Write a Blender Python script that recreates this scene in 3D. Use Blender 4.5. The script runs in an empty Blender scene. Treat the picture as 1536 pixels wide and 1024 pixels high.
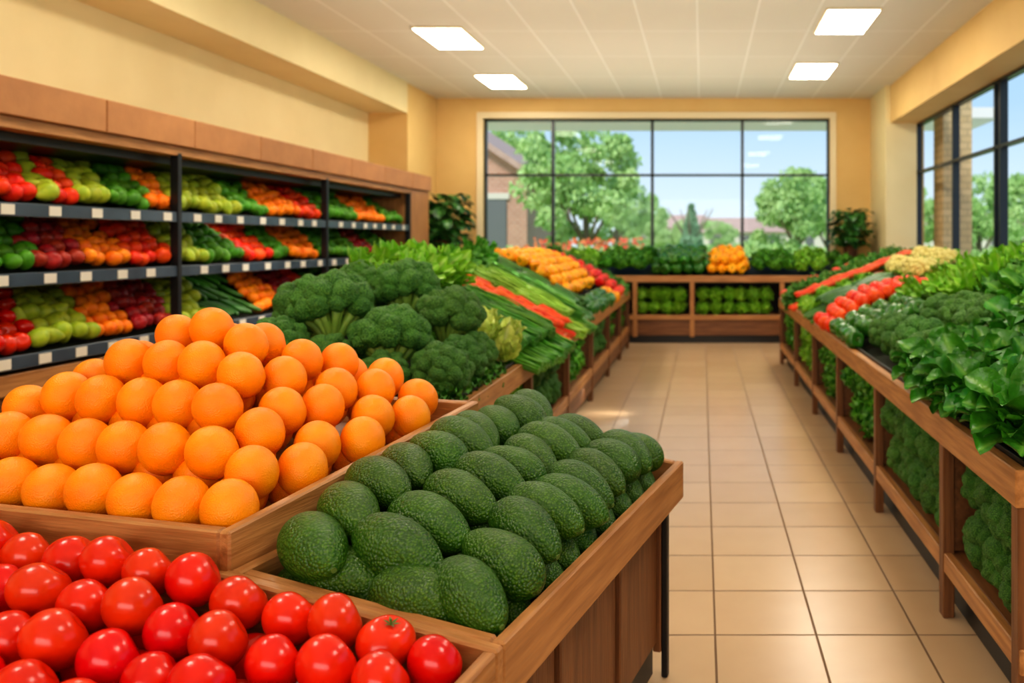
import bpy, bmesh, math, random
from mathutils import Vector, Matrix, noise, Euler
random.seed(7)
S = bpy.context.scene
COL = S.collection
R = random.random
def U(a, b): return random.uniform(a, b)
def lin(c):
    o = []
    for v in c[:3]:
        v = v/255.0
        o.append(v/12.92 if v <= .04045 else ((v+.055)/1.055)**2.4)
    return (o[0], o[1], o[2], 1)

# ------------------------------------------------------------------ materials
MATS = {}
def newmat(name):
    m = bpy.data.materials.new(name); m.use_nodes = True
    nt = m.node_tree
    return m, nt, nt.nodes['Principled BSDF']
def N(nt, t, **kw):
    n = nt.nodes.new(t)
    for k, v in kw.items(): setattr(n, k, v)
    return n
def mixc(nt, f, a, b, mode='MIX'):
    n = N(nt, 'ShaderNodeMix', data_type='RGBA', blend_type=mode)
    if hasattr(f, 'links'): nt.links.new(f, n.inputs[0])
    else: n.inputs[0].default_value = f
    for i, v in ((6, a), (7, b)):
        if hasattr(v, 'links'): nt.links.new(v, n.inputs[i])
        else: n.inputs[i].default_value = v
    return n.outputs[2]
def math_(nt, op, a, b=None, c=None):
    n = N(nt, 'ShaderNodeMath', operation=op)
    for i, v in enumerate((a, b, c)):
        if v is None: continue
        if hasattr(v, 'links'): nt.links.new(v, n.inputs[i])
        else: n.inputs[i].default_value = v
    return n.outputs[0]
def pmat(name, c1, c2=None, scale=6, rough=.5, bump=0, bscale=60, bkind='noise', stretch=(1, 1, 1),
         rnd=.0, coat=0, sss=0, spec=.5, rib=None, metal=0, detail=3, lo=.35, hi=.65, bdist=.01, tip=None):
    m, nt, b = newmat(name)
    tc = N(nt, 'ShaderNodeTexCoord')
    mp = N(nt, 'ShaderNodeMapping'); mp.inputs['Scale'].default_value = stretch
    nt.links.new(tc.outputs['Object'], mp.inputs[0])
    col = lin(c1)
    if c2:
        nz = N(nt, 'ShaderNodeTexNoise'); nz.inputs['Scale'].default_value = scale
        nz.inputs['Detail'].default_value = detail
        nt.links.new(mp.outputs[0], nz.inputs['Vector'])
        mr = N(nt, 'ShaderNodeMapRange'); mr.inputs[1].default_value = lo; mr.inputs[2].default_value = hi
        nt.links.new(nz.outputs[0], mr.inputs[0])
        col = mixc(nt, mr.outputs[0], lin(c1), lin(c2))
    bt = None
    if bump:
        if bkind == 'voronoi':
            t = N(nt, 'ShaderNodeTexVoronoi'); t.inputs['Scale'].default_value = bscale
            bt = math_(nt, 'SUBTRACT', 1.0, t.outputs[0])
        else:
            t = N(nt, 'ShaderNodeTexNoise'); t.inputs['Scale'].default_value = bscale
            t.inputs['Detail'].default_value = 2; bt = t.outputs[0]
        nt.links.new(mp.outputs[0], t.inputs['Vector'])
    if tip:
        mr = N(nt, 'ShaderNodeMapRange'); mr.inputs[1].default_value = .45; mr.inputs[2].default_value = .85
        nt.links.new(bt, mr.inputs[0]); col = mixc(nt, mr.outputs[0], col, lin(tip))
    if rib:
        at = N(nt, 'ShaderNodeAttribute', attribute_name='rib')
        col = mixc(nt, at.outputs['Fac'], col, lin(rib))
    if rnd:
        oi = N(nt, 'ShaderNodeObjectInfo')
        hs = N(nt, 'ShaderNodeHueSaturation')
        v = N(nt, 'ShaderNodeMapRange'); v.inputs[3].default_value = 1-rnd; v.inputs[4].default_value = 1+rnd
        nt.links.new(oi.outputs['Random'], v.inputs[0])
        nt.links.new(v.outputs[0], hs.inputs['Value'])
        h = N(nt, 'ShaderNodeMapRange'); h.inputs[3].default_value = .5+rnd*.06; h.inputs[4].default_value = .5-rnd*.06
        r2 = math_(nt, 'FRACT', math_(nt, 'MULTIPLY', oi.outputs['Random'], 17.3))
        nt.links.new(r2, h.inputs[0]); nt.links.new(h.outputs[0], hs.inputs['Hue'])
        if hasattr(col, 'links'): nt.links.new(col, hs.inputs['Color'])
        else: hs.inputs['Color'].default_value = col
        col = hs.outputs[0]
    if hasattr(col, 'links'): nt.links.new(col, b.inputs['Base Color'])
    else: b.inputs['Base Color'].default_value = col
    b.inputs['Roughness'].default_value = rough
    b.inputs['Metallic'].default_value = metal
    b.inputs['Specular IOR Level'].default_value = spec
    b.inputs['Coat Weight'].default_value = coat
    b.inputs['Coat Roughness'].default_value = .12
    if sss:
        b.inputs['Subsurface Weight'].default_value = sss
        b.inputs['Subsurface Radius'].default_value = (.02, .01, .004)
        b.inputs['Subsurface Scale'].default_value = 1
    if bump:
        bp = N(nt, 'ShaderNodeBump'); bp.inputs['Strength'].default_value = bump
        bp.inputs['Distance'].default_value = bdist
        nt.links.new(bt, bp.inputs['Height']); nt.links.new(bp.outputs[0], b.inputs['Normal'])
    MATS[name] = m
    return m
for ax, st in (('x', (1, 14, 14)), ('y', (14, 1, 14)), ('z', (14, 14, 1))):
    pmat('oak_'+ax, (192, 138, 84), (158, 106, 58), 3.2, .42, .25, 9, stretch=st, detail=8)
    pmat('walnut_'+ax, (134, 88, 52), (106, 66, 38), 2.6, .45, .2, 9, stretch=st, detail=8)
pmat('header_mat', (192, 134, 82), (178, 122, 74), 5, .5, .1, 40)
pmat('black_metal', (26, 27, 29), None, rough=.4)
pmat('frame_metal', (34, 40, 46), None, rough=.35, spec=.6)
pmat('lip_metal', (72, 88, 104), (52, 64, 78), 3, .3, spec=.6)
pmat('dark_liner', (30, 36, 20), (22, 28, 16), 8, .7)
pmat('dark_back', (46, 36, 28), (32, 26, 20), 3, .7)
pmat('tag_mat', (226, 220, 206), None, rough=.5)
pmat('paint_cream', (228, 212, 164), (224, 207, 158), 2, .75, .04, 90)
pmat('paint_yellow', (224, 189, 124), (219, 183, 118), 2, .75, .04, 90)
pmat('paint_trim', (232, 216, 178), None, rough=.6)
pmat('orange_skin', (255, 158, 0), (255, 140, 0), 9, .38, .3, 300, rnd=.04, spec=.4)
pmat('mandarin_skin', (255, 144, 12), (246, 116, 6), 14, .45, .15, 200, rnd=.08, spec=.3)
pmat('tomato_skin', (228, 42, 4), (210, 24, 2), 12, .24, 0, rnd=.07, spec=.4, coat=.1)
pmat('tomato_skin_bright', (236, 74, 16), (222, 46, 10), 14, .4, 0, rnd=.12, spec=.3)
pmat('calyx_mat', (84, 112, 40), None, rough=.6)
pmat('avocado_skin', (36, 76, 8), (50, 92, 14), 14, .36, .5, 145, 'voronoi', rnd=.12, spec=.42, tip=(80, 120, 26))
pmat('apple_skin', (140, 24, 28), (178, 46, 34), 22, .35, rnd=.16, spec=.3)
pmat('pear_skin', (176, 188, 50), (146, 170, 38), 20, .45, rnd=.14, spec=.3)
pmat('lime_skin', (88, 152, 32), (66, 126, 22), 20, .45, .1, 150, rnd=.18, spec=.3)
pmat('pepper_green', (54, 120, 26), (38, 96, 20), 10, .3, rnd=.14, coat=.1)
pmat('pepper_yellow', (255, 188, 14), (253, 154, 6), 9, .4, rnd=.1, spec=.35)
pmat('pepper_red', (230, 58, 22), (214, 38, 12), 9, .36, rnd=.1, spec=.35)
pmat('cucumber_skin', (40, 90, 26), (64, 120, 36), 16, .35, .2, 80, stretch=(.3, 2, 2), rnd=.2)
pmat('carrot_skin', (232, 92, 34), (214, 66, 30), 20, .45, .3, 60, stretch=(2, .4, .4), rnd=.16, spec=.3)
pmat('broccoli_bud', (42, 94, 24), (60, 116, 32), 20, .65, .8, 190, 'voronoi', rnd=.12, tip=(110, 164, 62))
pmat('broccoli_stalk', (150, 184, 82), (128, 166, 66), 12, .5)
pmat('cauli_bud', (236, 226, 146), (222, 206, 114), 30, .6, .6, 150, 'voronoi', rnd=.04)
pmat('leaf_spinach', (58, 138, 28), (38, 108, 20), 14, .36, .5, 45, rib=(136, 188, 82), rnd=.12)
pmat('leaf_kale', (78, 144, 40), (52, 112, 26), 14, .5, .5, 50, rib=(150, 190, 88), rnd=.12)
pmat('leaf_lettuce', (146, 202, 50), (108, 172, 34), 12, .42, .4, 40, rib=(204, 224, 130), rnd=.1)
pmat('leaf_lettuce_deep', (88, 160, 34), (60, 128, 24), 12, .42, .4, 40, rib=(146, 198, 80), rnd=.12)
pmat('leaf_pale', (206, 216, 108), (172, 198, 74), 12, .45, .3, 40, rib=(230, 232, 176), rnd=.06)
pmat('scallion_mat', (54, 122, 22), (94, 158, 38), 5, .4, stretch=(1, 6, 6), rnd=.2)
pmat('celery_mat', (156, 196, 66), (118, 172, 46), 5, .4, .2, 60, stretch=(.5, 6, 6), rnd=.12)
pmat('houseplant_mat', (36, 98, 28), (24, 72, 22), 8, .4, rib=(86, 146, 60), rnd=.1)
pmat('pot_mat', (120, 74, 50), (100, 62, 42), 6, .6)
pmat('tree_leaf', (208, 230, 158), (172, 206, 124), .9, .9, detail=1, spec=.1)  # leaf colour lightened to carry the outdoor haze
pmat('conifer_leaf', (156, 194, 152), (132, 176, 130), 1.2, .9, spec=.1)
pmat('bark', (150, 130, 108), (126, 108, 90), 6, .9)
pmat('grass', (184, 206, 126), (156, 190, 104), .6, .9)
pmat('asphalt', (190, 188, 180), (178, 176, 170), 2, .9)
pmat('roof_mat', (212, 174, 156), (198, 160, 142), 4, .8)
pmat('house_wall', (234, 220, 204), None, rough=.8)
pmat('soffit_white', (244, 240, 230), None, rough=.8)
pmat('flower_red', (230, 84, 62), (246, 160, 100), 3, .7)
pmat('window_dark', (124, 122, 120), None, rough=.4)
m, nt, b = newmat('window_glass')
nt.nodes.remove(b)
tr = N(nt, 'ShaderNodeBsdfTransparent'); gl = N(nt, 'ShaderNodeBsdfGlossy'); gl.inputs['Roughness'].default_value = .02
mx = N(nt, 'ShaderNodeMixShader'); mx.inputs[0].default_value = .012
nt.links.new(tr.outputs[0], mx.inputs[1]); nt.links.new(gl.outputs[0], mx.inputs[2])
nt.links.new(mx.outputs[0], nt.nodes['Material Output'].inputs[0]); MATS['window_glass'] = m
m, nt, b = newmat('diffuser')
b.inputs['Base Color'].default_value = (1, 1, 1, 1)
b.inputs['Emission Color'].default_value = (1, .91, .77, 1); b.inputs['Emission Strength'].default_value = 25
MATS['diffuser'] = m
def gridmat(name, T, ox, oy, gw, ctile1, ctile2, cg, rough, bumpd, Ty=None):
    m, nt, b = newmat(name)
    g = N(nt, 'ShaderNodeNewGeometry'); sp = N(nt, 'ShaderNodeSeparateXYZ')
    nt.links.new(g.outputs['Position'], sp.inputs[0])
    es, cs = [], []
    for i, o, TT in ((0, ox, T), (1, oy, Ty or T)):
        q = math_(nt, 'DIVIDE', math_(nt, 'SUBTRACT', sp.outputs[i], o), TT)
        f = math_(nt, 'FRACT', q); cs.append(math_(nt, 'FLOOR', q))
        d = math_(nt, 'MULTIPLY', math_(nt, 'MINIMUM', f, math_(nt, 'SUBTRACT', 1.0, f)), TT)
        es.append(d)
    d = math_(nt, 'MINIMUM', es[0], es[1])
    mr = N(nt, 'ShaderNodeMapRange'); mr.inputs[1].default_value = gw*.6; mr.inputs[2].default_value = gw
    nt.links.new(d, mr.inputs[0])
    cb = N(nt, 'ShaderNodeCombineXYZ'); nt.links.new(cs[0], cb.inputs[0]); nt.links.new(cs[1], cb.inputs[1])
    wn = N(nt, 'ShaderNodeTexWhiteNoise'); nt.links.new(cb.outputs[0], wn.inputs[0])
    nz = N(nt, 'ShaderNodeTexNoise'); nz.inputs['Scale'].default_value = 6; nz.inputs['Detail'].default_value = 5
    nt.links.new(g.outputs['Position'], nz.inputs['Vector'])
    f = math_(nt, 'MULTIPLY_ADD', wn.outputs[0], .5, math_(nt, 'MULTIPLY', nz.outputs[0], .5))
    tcol = mixc(nt, f, lin(ctile1), lin(ctile2))
    nt.links.new(mixc(nt, mr.outputs[0], lin(cg), tcol), b.inputs['Base Color'])
    rr = N(nt, 'ShaderNodeMapRange'); rr.inputs[3].default_value = .8; rr.inputs[4].default_value = rough
    nt.links.new(mr.outputs[0], rr.inputs[0]); nt.links.new(rr.outputs[0], b.inputs['Roughness'])
    bp = N(nt, 'ShaderNodeBump'); bp.inputs['Strength'].default_value = .5; bp.inputs['Distance'].default_value = bumpd
    nt.links.new(mr.outputs[0], bp.inputs['Height']); nt.links.new(bp.outputs[0], b.inputs['Normal'])
    MATS[name] = m
gridmat('floor_tile', .3986, .052, .363, .0055, (210, 180, 144), (196, 164, 128), (122, 94, 68), .25, .004)
gridmat('ceiling_tile', .62, -.05, .3, .012, (212, 206, 190), (208, 201, 184), (230, 226, 214), .85, -.006, Ty=1.24)
def brickmat(name, c1, c2, cm):
    m, nt, b = newmat(name)
    tc = N(nt, 'ShaderNodeTexCoord')
    sp = N(nt, 'ShaderNodeSeparateXYZ'); cb = N(nt, 'ShaderNodeCombineXYZ')
    nt.links.new(tc.outputs['Object'], sp.inputs[0])
    nt.links.new(math_(nt, 'ADD', sp.outputs[0], sp.outputs[1]), cb.inputs[0]); nt.links.new(sp.outputs[2], cb.inputs[1])
    br = N(nt, 'ShaderNodeTexBrick'); br.inputs['Scale'].default_value = 2.5
    br.inputs['Color1'].default_value = lin(c1); br.inputs['Color2'].default_value = lin(c2); br.inputs['Mortar'].default_value = lin(cm)
    nt.links.new(cb.outputs[0], br.inputs[0]); nt.links.new(br.outputs[0], b.inputs['Base Color'])
    b.inputs['Roughness'].default_value = .85
    MATS[name] = m
brickmat('brick_red', (216, 160, 136), (202, 146, 122), (222, 196, 180))
brickmat('brick_tan', (214, 188, 142), (200, 174, 128), (176, 152, 116))

# ------------------------------------------------------------------ mesh helpers
def mk(name, V, F, mat, smooth=False, rib=None):
    me = bpy.data.meshes.new(name)
    me.from_pydata([tuple(v) for v in V], [], F)
    me.materials.append(MATS[mat])
    if smooth: me.polygons.foreach_set('use_smooth', [True]*len(me.polygons))
    if rib is not None:
        a = me.attributes.new('rib', 'FLOAT', 'POINT'); a.data.foreach_set('value', rib)
    me.update()
    return me
def obj(name, me, parent=None, loc=(0, 0, 0), label=None, category=None, kind=None, group=None):
    o = bpy.data.objects.new(name, me); COL.objects.link(o)
    o.location = loc
    if parent: o.parent = parent
    if label: o['label'] = label
    if category: o['category'] = category
    if kind: o['kind'] = kind
    if group: o['group'] = group
    return o
BF = [(0, 3, 2, 1), (4, 5, 6, 7), (0, 1, 5, 4), (1, 2, 6, 5), (2, 3, 7, 6), (3, 0, 4, 7)]
def bevel_mesh(me, w, seg=2):
    bm = bmesh.new(); bm.from_mesh(me)
    bmesh.ops.recalc_face_normals(bm, faces=bm.faces)
    if w: bmesh.ops.bevel(bm, geom=list(bm.edges), offset=w, segments=seg, affect='EDGES', profile=.6)
    bm.to_mesh(me); bm.free()
def hexa(name, pts, mat, parent=None, bevel=.004, **kw):
    c = sum((Vector(p) for p in pts), Vector())/8
    me = mk(name, [Vector(p)-c for p in pts], BF, mat)
    bevel_mesh(me, bevel, 1)
    return obj(name, me, parent, c, **kw)
def box(name, a, b, mat, parent=None, bevel=.004, **kw):
    x0, y0, z0 = a; x1, y1, z1 = b
    return hexa(name, [(x0, y0, z0), (x1, y0, z0), (x1, y1, z0), (x0, y1, z0), (x0, y0, z1), (x1, y0, z1), (x1, y1, z1), (x0, y1, z1)], mat, parent, bevel, **kw)
def boxes(name, lst, mat, parent=None, bevel=0, **kw):
    V, F = [], []
    for (x0, y0, z0), (x1, y1, z1) in lst:
        k = len(V)
        V += [(x0, y0, z0), (x1, y0, z0), (x1, y1, z0), (x0, y1, z0), (x0, y0, z1), (x1, y0, z1), (x1, y1, z1), (x0, y1, z1)]
        F += [tuple(i+k for i in f) for f in BF]
    me = mk(name, V, F, mat); bevel_mesh(me, bevel, 1)
    return obj(name, me, parent, **kw)
def empty(name, loc, **kw):
    o = obj(name, None, None, loc, **kw); o.empty_display_size = .2
    return o
def sph(name, fn, mat, nu=20, nv=14):
    V, F = [], []
    V.append(fn(0, 0))
    for i in range(1, nv):
        for j in range(nu): V.append(fn(math.pi*i/nv, 2*math.pi*j/nu))
    V.append(fn(math.pi, 0))
    for j in range(nu): F.append((0, 1+j, 1+(j+1) % nu))
    for i in range(nv-2):
        for j in range(nu):
            a = 1+i*nu+j; b_ = 1+i*nu+(j+1) % nu
            F.append((a, a+nu, b_+nu, b_))
    k = 1+(nv-2)*nu
    for j in range(nu): F.append((k+j, len(V)-1, k+(j+1) % nu))
    return mk(name, V, F, mat, True)
def sc(t, p): return math.sin(t)*math.cos(p), math.sin(t)*math.sin(p), math.cos(t)
def tube(V, F, pts, rad, n=7, rib=None, rv=0):
    k = len(V); m = len(pts)
    for i, p in enumerate(pts):
        p = Vector(p)
        t = (Vector(pts[min(i+1, m-1)])-Vector(pts[max(i-1, 0)])).normalized()
        a = t.orthogonal().normalized() if i == 0 else (pa - t*pa.dot(t)).normalized()
        pa = a; b = t.cross(a)
        for j in range(n):
            q = 2*math.pi*j/n
            V.append(p+(a*math.cos(q)+b*math.sin(q))*rad[i])
            if rib is not None: rib.append(rv)
    for i in range(m-1):
        for j in range(n):
            a0 = k+i*n+j; a1 = k+i*n+(j+1) % n
            F.append((a0, a1, a1+n, a0+n))
    F.append(tuple(k+j for j in reversed(range(n)))); F.append(tuple(k+(m-1)*n+j for j in range(n)))
def leaf(V, F, A, M, L, W, curl, ruf=.2, cup=.3, seg=9, ws=6, petiole=.2, freq=11, tip=1.0):
    k = len(V); ph = U(0, 6); p = Vector((0, 0, 0)); ang = 0
    for i in range(seg+1):
        t = i/seg
        if i:
            ang = curl*t**1.3
            p = p+Vector((math.cos(ang), 0, -math.sin(ang)))*(L/seg)
        nrm = Vector((math.sin(ang), 0, math.cos(ang)))
        if t < petiole: pr = .1+.06*t/max(petiole, .01)
        else:
            q = (t-petiole)/(1-petiole)
            pr = .14+.86*math.sin(math.pi*min(1, q**.75*.97+.03))**.6*tip if q < 1 else .08
        for j in range(ws+1):
            w = -1+2*j/ws
            off = ruf*W*math.sin(freq*t+ph+(2.2 if w > 0 else 0))*abs(w)**1.4+cup*W*w*w*pr
            V.append(M @ (p+Vector((0, w*W*pr, 0))+nrm*off))
            A.append(max(0, 1-abs(w)*3.2)*(1-.6*t) if t > petiole else 1.0)
    for i in range(seg):
        for j in range(ws):
            a = k+i*(ws+1)+j
            F.append((a, a+1, a+ws+2, a+ws+1))

# ------------------------------------------------------------------ produce kinds
K = {}
def kind(name, meshes, label, category, parts=()):
    K[name] = dict(m=meshes, label=label, cat=category, parts=parts)
def put(name, loc, rot=None, s=1.0, group=None, label=None, parts=True, v=None):
    k = K[name]
    i = random.randrange(len(k['m'])) if v is None else v
    o = bpy.data.objects.new(k.get('oname', name), k['m'][i]); COL.objects.link(o)
    if rot is None: rot = Euler((U(0, 6.3), U(0, 6.3), U(0, 6.3))).to_matrix()
    o.matrix_world = Matrix.LocRotScale(Vector(loc), rot, Vector((s, s, s)) if not hasattr(s, '__len__') else Vector(s))
    o['label'] = label or k['label']; o['category'] = k['cat']
    if group: o['group'] = group
    if parts:
        for pn, pm in k['parts']:
            c = bpy.data.objects.new(pn, pm[i % len(pm)]); COL.objects.link(c); c.parent = o
    return o
def axrot(v, jit=.15):
    z = (Vector(v).normalized()+Vector((U(-jit, jit), U(-jit, jit), U(-jit, jit)))).normalized()
    x = z.orthogonal().normalized()
    return Matrix((x, z.cross(x), z)).transposed() @ Matrix.Rotation(U(0, 6.28), 3, 'Z')
RO = .0685
def f_orange(t, p):
    x, y, z = sc(t, p); r = RO*(1-.05*math.exp(-(t/.16)**2)); return (x*r, y*r, z*r*.87)
kind('orange', [sph('orange', f_orange, 'orange_skin', 36, 24)], 'round bright orange with finely pitted glossy skin', 'orange')
K['mandarin'] = dict(m=[sph('mandarin', lambda t, p: tuple(a*b for a, b in zip(sc(t, p), (.056, .056, .050))), 'mandarin_skin', 16, 10)],
    label='small orange mandarin in a shelf pile', cat='fruit', parts=())
RT = .0565
def f_tom(t, p, fl=.84):
    x, y, z = sc(t, p); l = 1+.02*math.cos(5*p)*math.sin(t)*(math.cos(t)+.3)
    return (x*RT*l, y*RT*l, z*RT*fl-.009*math.exp(-(t/.35)**2))
cV, cF = [], []
for i in range(6):
    a = i*2*math.pi/6
    d = Vector((math.cos(a), math.sin(a), 0)); e = Vector((-math.sin(a), math.cos(a), 0))
    k0 = len(cV)
    cV += [Vector((0, 0, .040)), d*.008+e*.003+Vector((0, 0, .0435)), d*.018+Vector((0, 0, .0465)), d*.008-e*.003+Vector((0, 0, .0435))]
    cF += [(k0, k0+1, k0+2, k0+3)]
tube(cV, cF, [(0, 0, .036), (0.001, 0, .045), (.003, 0, .051)], [.0025, .002, .0025], 6)
me_calyx = mk('calyx', cV, cF, 'calyx_mat')
kind('tomato', [sph('tomato', f_tom, 'tomato_skin', 32, 22)], 'ripe glossy red tomato', 'tomato', [('calyx', [me_calyx])])
K['vine_tomato'] = dict(m=[sph('vine_tomato', lambda t, p: f_tom(t, p, .95), 'tomato_skin_bright', 16, 11)],
    label='orange-red tomato in a produce pile', cat='tomato', parts=())
def f_avo(t, p):
    c = math.cos(t); s_ = math.sin(t)
    r = .0655*(1-.15*c-.07*c*c)
    return (c*.12, s_*r*math.cos(p), s_*r*math.sin(p))
def avo_mesh(seed):
    def f(t, p):
        v = Vector(f_avo(t, p)); n = noise.noise(v*9+Vector((seed, 0, 0)))
        n2 = noise.noise(v*60+Vector((seed, 3, 0)))
        return v*(1+.03*n+.006*n2)
    return sph('avocado', f, 'avocado_skin', 56, 44)
aV, aF = [], []
tube(aV, aF, [(.114, 0, 0), (.123, 0, 0)], [.007, .006], 8)
me_astem = mk('stem', aV, aF, 'calyx_mat')
kind('avocado', [avo_mesh(1), avo_mesh(5), avo_mesh(9)], 'dark green pebbly-skinned avocado', 'avocado', [('stem', [me_astem])])
def f_apple(t, p):
    x, y, z = sc(t, p); r = .055*(1-.28*math.exp(-(t/.4)**2)-.2*math.exp(-((math.pi-t)/.3)**2)+.04*math.cos(t)); return (x*r*1.02, y*r*1.02, z*r)
K['apple'] = dict(m=[sph('apple', f_apple, 'apple_skin', 16, 12)], label='dark red apple in a shelf pile', cat='apple', parts=())
def f_pear(t, p):
    c = math.cos(t); s_ = math.sin(t); r = .053*(1-.34*c-.05*math.cos(2*t)); return (s_*math.cos(p)*r, s_*math.sin(p)*r, c*.078)
K['pear'] = dict(m=[sph('pear', f_pear, 'pear_skin', 14, 12)], label='yellow-green pear in a shelf pile', cat='pear', parts=())
K['lime'] = dict(m=[sph('lime', lambda t, p: tuple(a*b for a, b in zip(sc(t, p), (.050, .050, .066))), 'lime_skin', 14, 10)], label='green lime in a shelf pile', cat='lime', parts=())
def f_pep(t, p):
    c = math.cos(t); s_ = math.sin(t); l = 1+.09*math.cos(4*p)*(.5+.5*c+.2)
    r = .066*l*(1+.12*c); z = .07*c-.03*math.exp(-(t/.45)**2)+.012*math.exp(-((math.pi-t)/.3)**2)
    return (s_**.8*math.cos(p)*r if s_ > 1e-6 else 0, s_**.8*math.sin(p)*r if s_ > 1e-6 else 0, z)
pV, pF = [], []
tube(pV, pF, [(0, 0, .034), (0, 0, .05), (.008, 0, .075)], [.012, .006, .007], 7)
me_pstem = mk('stem', pV, pF, 'calyx_mat')
for cname, mt in (('green', 'pepper_green'), ('yellow', 'pepper_yellow'), ('red', 'pepper_red')):
    K['pep_'+cname] = dict(m=[sph('bell_pepper', f_pep, mt, 24, 14)], label='glossy %s bell pepper with green stem' % cname, cat='pepper', parts=[('stem', [me_pstem])], oname='bell_pepper')
def cuc(seed, L=.17, r=.032):
    def f(t, p):
        c = math.cos(t); s_ = abs(math.sin(t))**.55
        return (c*L, s_*r*math.cos(p)*(1+.03*math.cos(6*p))+.03*c*c*(1 if seed % 2 else -1), s_*r*math.sin(p))
    return sph('cucumber', f, 'cucumber_skin', 14, 18)
K['cucumber'] = dict(m=[cuc(1), cuc(2)], label='long dark green cucumber laid on a slope', cat='cucumber', parts=())
def carrot_mesh(seed):
    V, F = [], []; n = 12; pts = []; rad = []
    for i in range(n+1):
        t = i/n; pts.append((.13-.26*t, .01*math.sin(3*t+seed), .006*math.sin(5*t+seed)))
        rad.append(max(.002, .025*(1-t)**.6*(1+.05*math.sin(20*t+seed)) if i else .012))
    tube(V, F, pts, rad, 9); return mk('carrot', V, F, 'carrot_skin', True)
tV, tF, tA = [], [], []
for i in range(5):
    leaf(tV, tF, tA, Matrix.Translation((.125, 0, 0)) @ Euler((U(0, 6), U(-.4, .4), U(-.4, .4))).to_matrix().to_4x4(), U(.06, .1), .008, .3, .2, .2, 4, 2)
me_ctop = mk('leafy_top', tV, tF, 'leaf_kale', True, tA)
K['carrot'] = dict(m=[carrot_mesh(0), carrot_mesh(2)], label='orange-red carrot with short green top', cat='carrot', parts=[('leafy_top', [me_ctop])])

def floret_mesh(name, seed, mat, sub=4, rad=.14, flat=.8, vfreq=34, amp=.10):
    rs = random.Random(seed)
    bm = bmesh.new(); st = []
    dirs = [(0, 0, .40)]
    for th, n, cr in ((36, 5, .36), (66, 9, .33), (94, 11, .29)):
        o = rs.uniform(0, 6)
        for i in range(n):
            dirs.append((math.radians(th+rs.uniform(-6, 6)), o+i*2*math.pi/n+rs.uniform(-.15, .15), cr*rs.uniform(.9, 1.1)))
    for th, ph, cr in dirs:
        x, y, z = sc(th, ph); c = Vector((x, y, z*flat))*rad*.78*rs.uniform(.93, 1.07)
        r = bmesh.ops.create_icosphere(bm, subdivisions=sub, radius=1)
        off = Vector((rs.uniform(0, 50), rs.uniform(0, 50), 0))
        for v in r['verts']:
            d = v.co.normalized()
            p = d*cr*rad
            n1 = noise.noise(p*28+off); q = noise.voronoi((p*vfreq*1.9)+off)[0][0]
            v.co = c+p*(1+.18*n1+amp*1.9*(.5-q))
        st.append(c)
    for f in bm.faces: f.smooth = True
    me = bpy.data.meshes.new(name); bm.to_mesh(me); bm.free(); me.materials.append(MATS[mat])
    V, F = [], []
    base = Vector((0, 0, -rad*1.45))
    tube(V, F, [base, (0, 0, -rad*.8), (0, 0, 0)], [rad*.24, rad*.2, rad*.3], 12)
    for c in st:
        tube(V, F, [Vector((0, 0, -rad*1.0)), c*.5+Vector((0, 0, -rad*.4)), c*.95], [rad*.09, rad*.085, rad*.14], 7)
    return me, mk('stalk', V, F, 'broccoli_stalk', True)
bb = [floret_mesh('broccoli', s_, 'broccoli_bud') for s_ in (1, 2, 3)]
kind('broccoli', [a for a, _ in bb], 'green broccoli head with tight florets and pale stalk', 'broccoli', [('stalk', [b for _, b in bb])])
cc = [floret_mesh('cauliflower', s_, 'cauli_bud', 3, .11, .7) for s_ in (4, 5)]
lV, lF, lA = [], [], []
for i in range(11):
    a = i*2*math.pi/11
    leaf(lV, lF, lA, Matrix.Translation((0, 0, -.1)) @ Euler((0, -.8, a), 'XYZ').to_matrix().to_4x4(), .19, .055, .2, .15, .5, 7, 4, .05)
me_cl = mk('outer_leaves', lV, lF, 'leaf_lettuce', True, lA)
K['cauliflower'] = dict(m=[a for a, _ in cc], label='cream cauliflower head with green outer leaves', cat='cauliflower', parts=[('outer_leaves', [me_cl])])

def bunch(name, mat, n, L, W, spread, curl, ruf, cup, pet, seg=9, ws=6, freq=11, seed=0, twist=.3, zoff=0):
    random.seed(seed+100)
    V, F, A = [], [], []
    for i in range(n):
        q = (i+.5)/n; th = spread*math.sqrt(q); ph = i*2.399+U(-.2, .2)
        l = L*U(.8, 1.1)*(1-.15*q)
        M = Matrix.Translation((0, 0, zoff)) @ Matrix.Rotation(ph, 4, 'Z') @ Matrix.Rotation(-(math.pi/2-th), 4, 'Y') @ Matrix.Rotation(U(-twist, twist), 4, 'X')
        leaf(V, F, A, M, l, W*U(.8, 1.15), curl*U(.6, 1.3), ruf, cup, seg, ws, pet, freq)
    return mk(name, V, F, mat, True, A)
def K_b(key, oname, label, cat, *args, nvar=3, **kw):
    K[key] = dict(m=[bunch(oname, *args, seed=s_*7+len(K), **kw) for s_ in range(nvar)], label=label, cat=cat, parts=(), oname=oname)
K_b('spinach', 'spinach_bunch', 'upright bunch of glossy crinkled spoon-shaped green leaves', 'spinach', 'leaf_spinach', 42, .27, .066, .72, .8, .2, .5, .18, seg=16, freq=17, ws=8)
K_b('kale', 'kale_bunch', 'bunch of ruffled green kale', 'kale', 'leaf_kale', 34, .24, .06, 1.25, .8, .55, .25, .14, seg=14, freq=26)
K_b('lettuce', 'lettuce_head', 'curly light green lettuce head', 'lettuce', 'leaf_lettuce', 34, .17, .07, 1.7, -1.2, .38, .6, .0, seg=11, freq=18, zoff=-.06)
K_b('lettuce_deep', 'lettuce_head', 'curly green leaf lettuce head', 'lettuce', 'leaf_lettuce_deep', 38, .17, .065, 1.7, -1.2, .42, .6, .0, seg=12, freq=22, zoff=-.06)
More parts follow.
